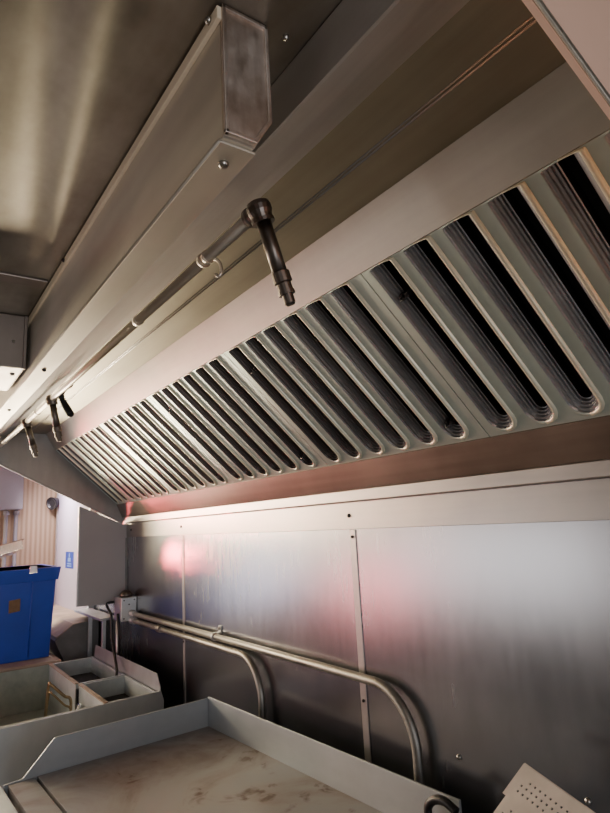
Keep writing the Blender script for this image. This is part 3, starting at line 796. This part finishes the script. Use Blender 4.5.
# grey chamfered appliance behind the bin
ap = thing('grey_appliance', 'dark grey appliance with sloped front edge and tan top between bin and steel stand', 'appliance', (-4.1, -.15, 0))
apoly = [(-.2185, .90), (-.272, 1.017), (-.168, 1.094), (-.018, 1.106), (-.018, .02), (-.2185, .02)]
part('housing', prism(bmesh.new(), apoly, 'x', -4.90, -3.80), M['cabinet_grey'], ap, bevel=.002)
part('top_plate', prism(bmesh.new(), [(-.262, 1.034), (-.168, 1.0985), (-.018, 1.1085), (-.018, 1.105), (-.166, 1.095), (-.259, 1.030)], 'x', -4.90, -3.80), M['counter_tan'], ap)

# ------------------------------------------------------------------ far wall fittings
jb = thing('junction_box', 'grey electrical panel box high on the tan ribbed end wall', 'electrical box', (-4.95, -.5, 1.84))
part('cabinet', bx((XL + .001, -.75, 1.838), (XL + .10, -.292, 2.17)), M['box_grey'], jb, bevel=.006)
for y, nm in ((-.395, 'left of the pair of grey conduits below the panel box'), (-.325, 'right of the pair of grey conduits below the panel box')):
    c = thing('wall_conduit', nm, 'conduit', (XL + .04, y, 1.83), 'grey conduits on the end wall')
    part('pipe', tb([(XL + .03, y, .2), (XL + .03, y, 1.835)], .0145, 14), M['box_grey'], c)
    part('locknut', lathe((XL + .03, y, 1.80), (0, 0, 1), [(0, .0145), (0, .022), (.03, .022), (.03, .0145)], 8), M['box_grey'], c)
fl = thing('flood_light', 'small black swivel lamp fixed beside the white door', 'lamp', (-4.95, -.05, 1.85))
part('bracket', tb([(XL + .001, -.055, 1.87), (XL + .06, -.065, 1.87)], .018, 12), M['black'], fl)
part('lamp_head', lathe((XL + .07, -.045, 1.885), (.55, -.75, -.15), [(-.03, .02), (-.02, .035), (.02, .042), (.05, .050), (.055, .050), (.055, .042), (.045, .03)], 16), M['black'], fl)
part('arm', tb([(XL + .05, -.062, 1.87), (XL + .07, -.045, 1.895)], .012, 8), M['black'], fl)

# ------------------------------------------------------------------ light
def area(name, loc, target, sx, sy, power, color, spread=180):
    l = bpy.data.lights.new(name, 'AREA'); l.shape = 'RECTANGLE'; l.size = sx; l.size_y = sy; l.energy = power; l.color = color
    l.spread = math.radians(spread)
    o = bpy.data.objects.new(name, l); COL.objects.link(o); o.location = loc
    o.rotation_euler = (V(target) - V(loc)).to_track_quat('-Z', 'Y').to_euler()
    return o
area('window_light', (-2.70, YF - .05, 1.30), (-2.70, 0, 1.30), 1.8, .56, 6.6, (1.0, .94, .88))
area('end_window_light', (XL - .04, -1.44, 1.90), (0, -1.44, 1.90), 1.60, .28, 125, (1.0, .82, .53))
area('end_window_low_light', (XL - .04, -1.44, 1.20), (0, -1.44, 1.20), 1.6, .66, 10, (.78, .80, 1.0))
area('red_patch_fill', (XL - .01, -1.12, 1.45), (-2.6, 0, 1.51), .28, .26, 7, (1.0, .10, .12), 36)  # unseen lamp added for the red patch mirrored in the back wall
area('doorway_light', (XR + .06, -1.2, 1.1), (0, -1.2, 1.1), 1.0, 1.9, 27, (.95, .96, 1.0))
area('door_fill', (-4.50, -.30, 2.12), (-4.58, 0, 1.80), .30, .15, 12, (1.0, .84, .93), 120)  # fill lamp added to brighten the upper part of the white door
area('hood_fill', (-3.70, -.52, 1.42), (-2.2, -.47, 2.17), .40, .30, 5, (1.0, .84, .58), 36)  # added mid-air fill lamp, brightens the far hood interior from below
area('pink_patch_fill', (-3.85, YF + .03, 1.08), (-3.85, 0, 1.08), .7, .40, 7, (1.0, .12, .16))  # unseen red lamp added by the front wall, tints the back wall pink

w = bpy.data.worlds.new('world'); bpy.context.scene.world = w; w.use_nodes = True
bg = w.node_tree.nodes['Background']; bg.inputs[0].default_value = (.80, .88, 1.0, 1); bg.inputs[1].default_value = .6

sc = bpy.context.scene
sc.view_settings.view_transform = 'AgX'
sc.view_settings.look = 'None'
sc.view_settings.exposure = 0.0

# ------------------------------------------------------------------ camera
yaw, pit, rol = .624374509, .199661070, -.0551806662
d = V((-math.cos(yaw) * math.cos(pit), math.sin(yaw) * math.cos(pit), math.sin(pit)))
r0 = d.cross(V((0, 0, 1))).normalized(); u0 = r0.cross(d)
r = r0 * math.cos(rol) + u0 * math.sin(rol); u = -r0 * math.sin(rol) + u0 * math.cos(rol)
cam = bpy.data.cameras.new('camera'); co = bpy.data.objects.new('camera', cam); COL.objects.link(co)
co.matrix_world = Matrix(((r.x, u.x, -d.x, 0), (r.y, u.y, -d.y, -1.1), (r.z, u.z, -d.z, 1.62), (0, 0, 0, 1)))
cam.sensor_fit = 'AUTO'; cam.sensor_width = 36; cam.lens = 573.013 / 813 * 36
cam.clip_start = .02
sc.camera = co
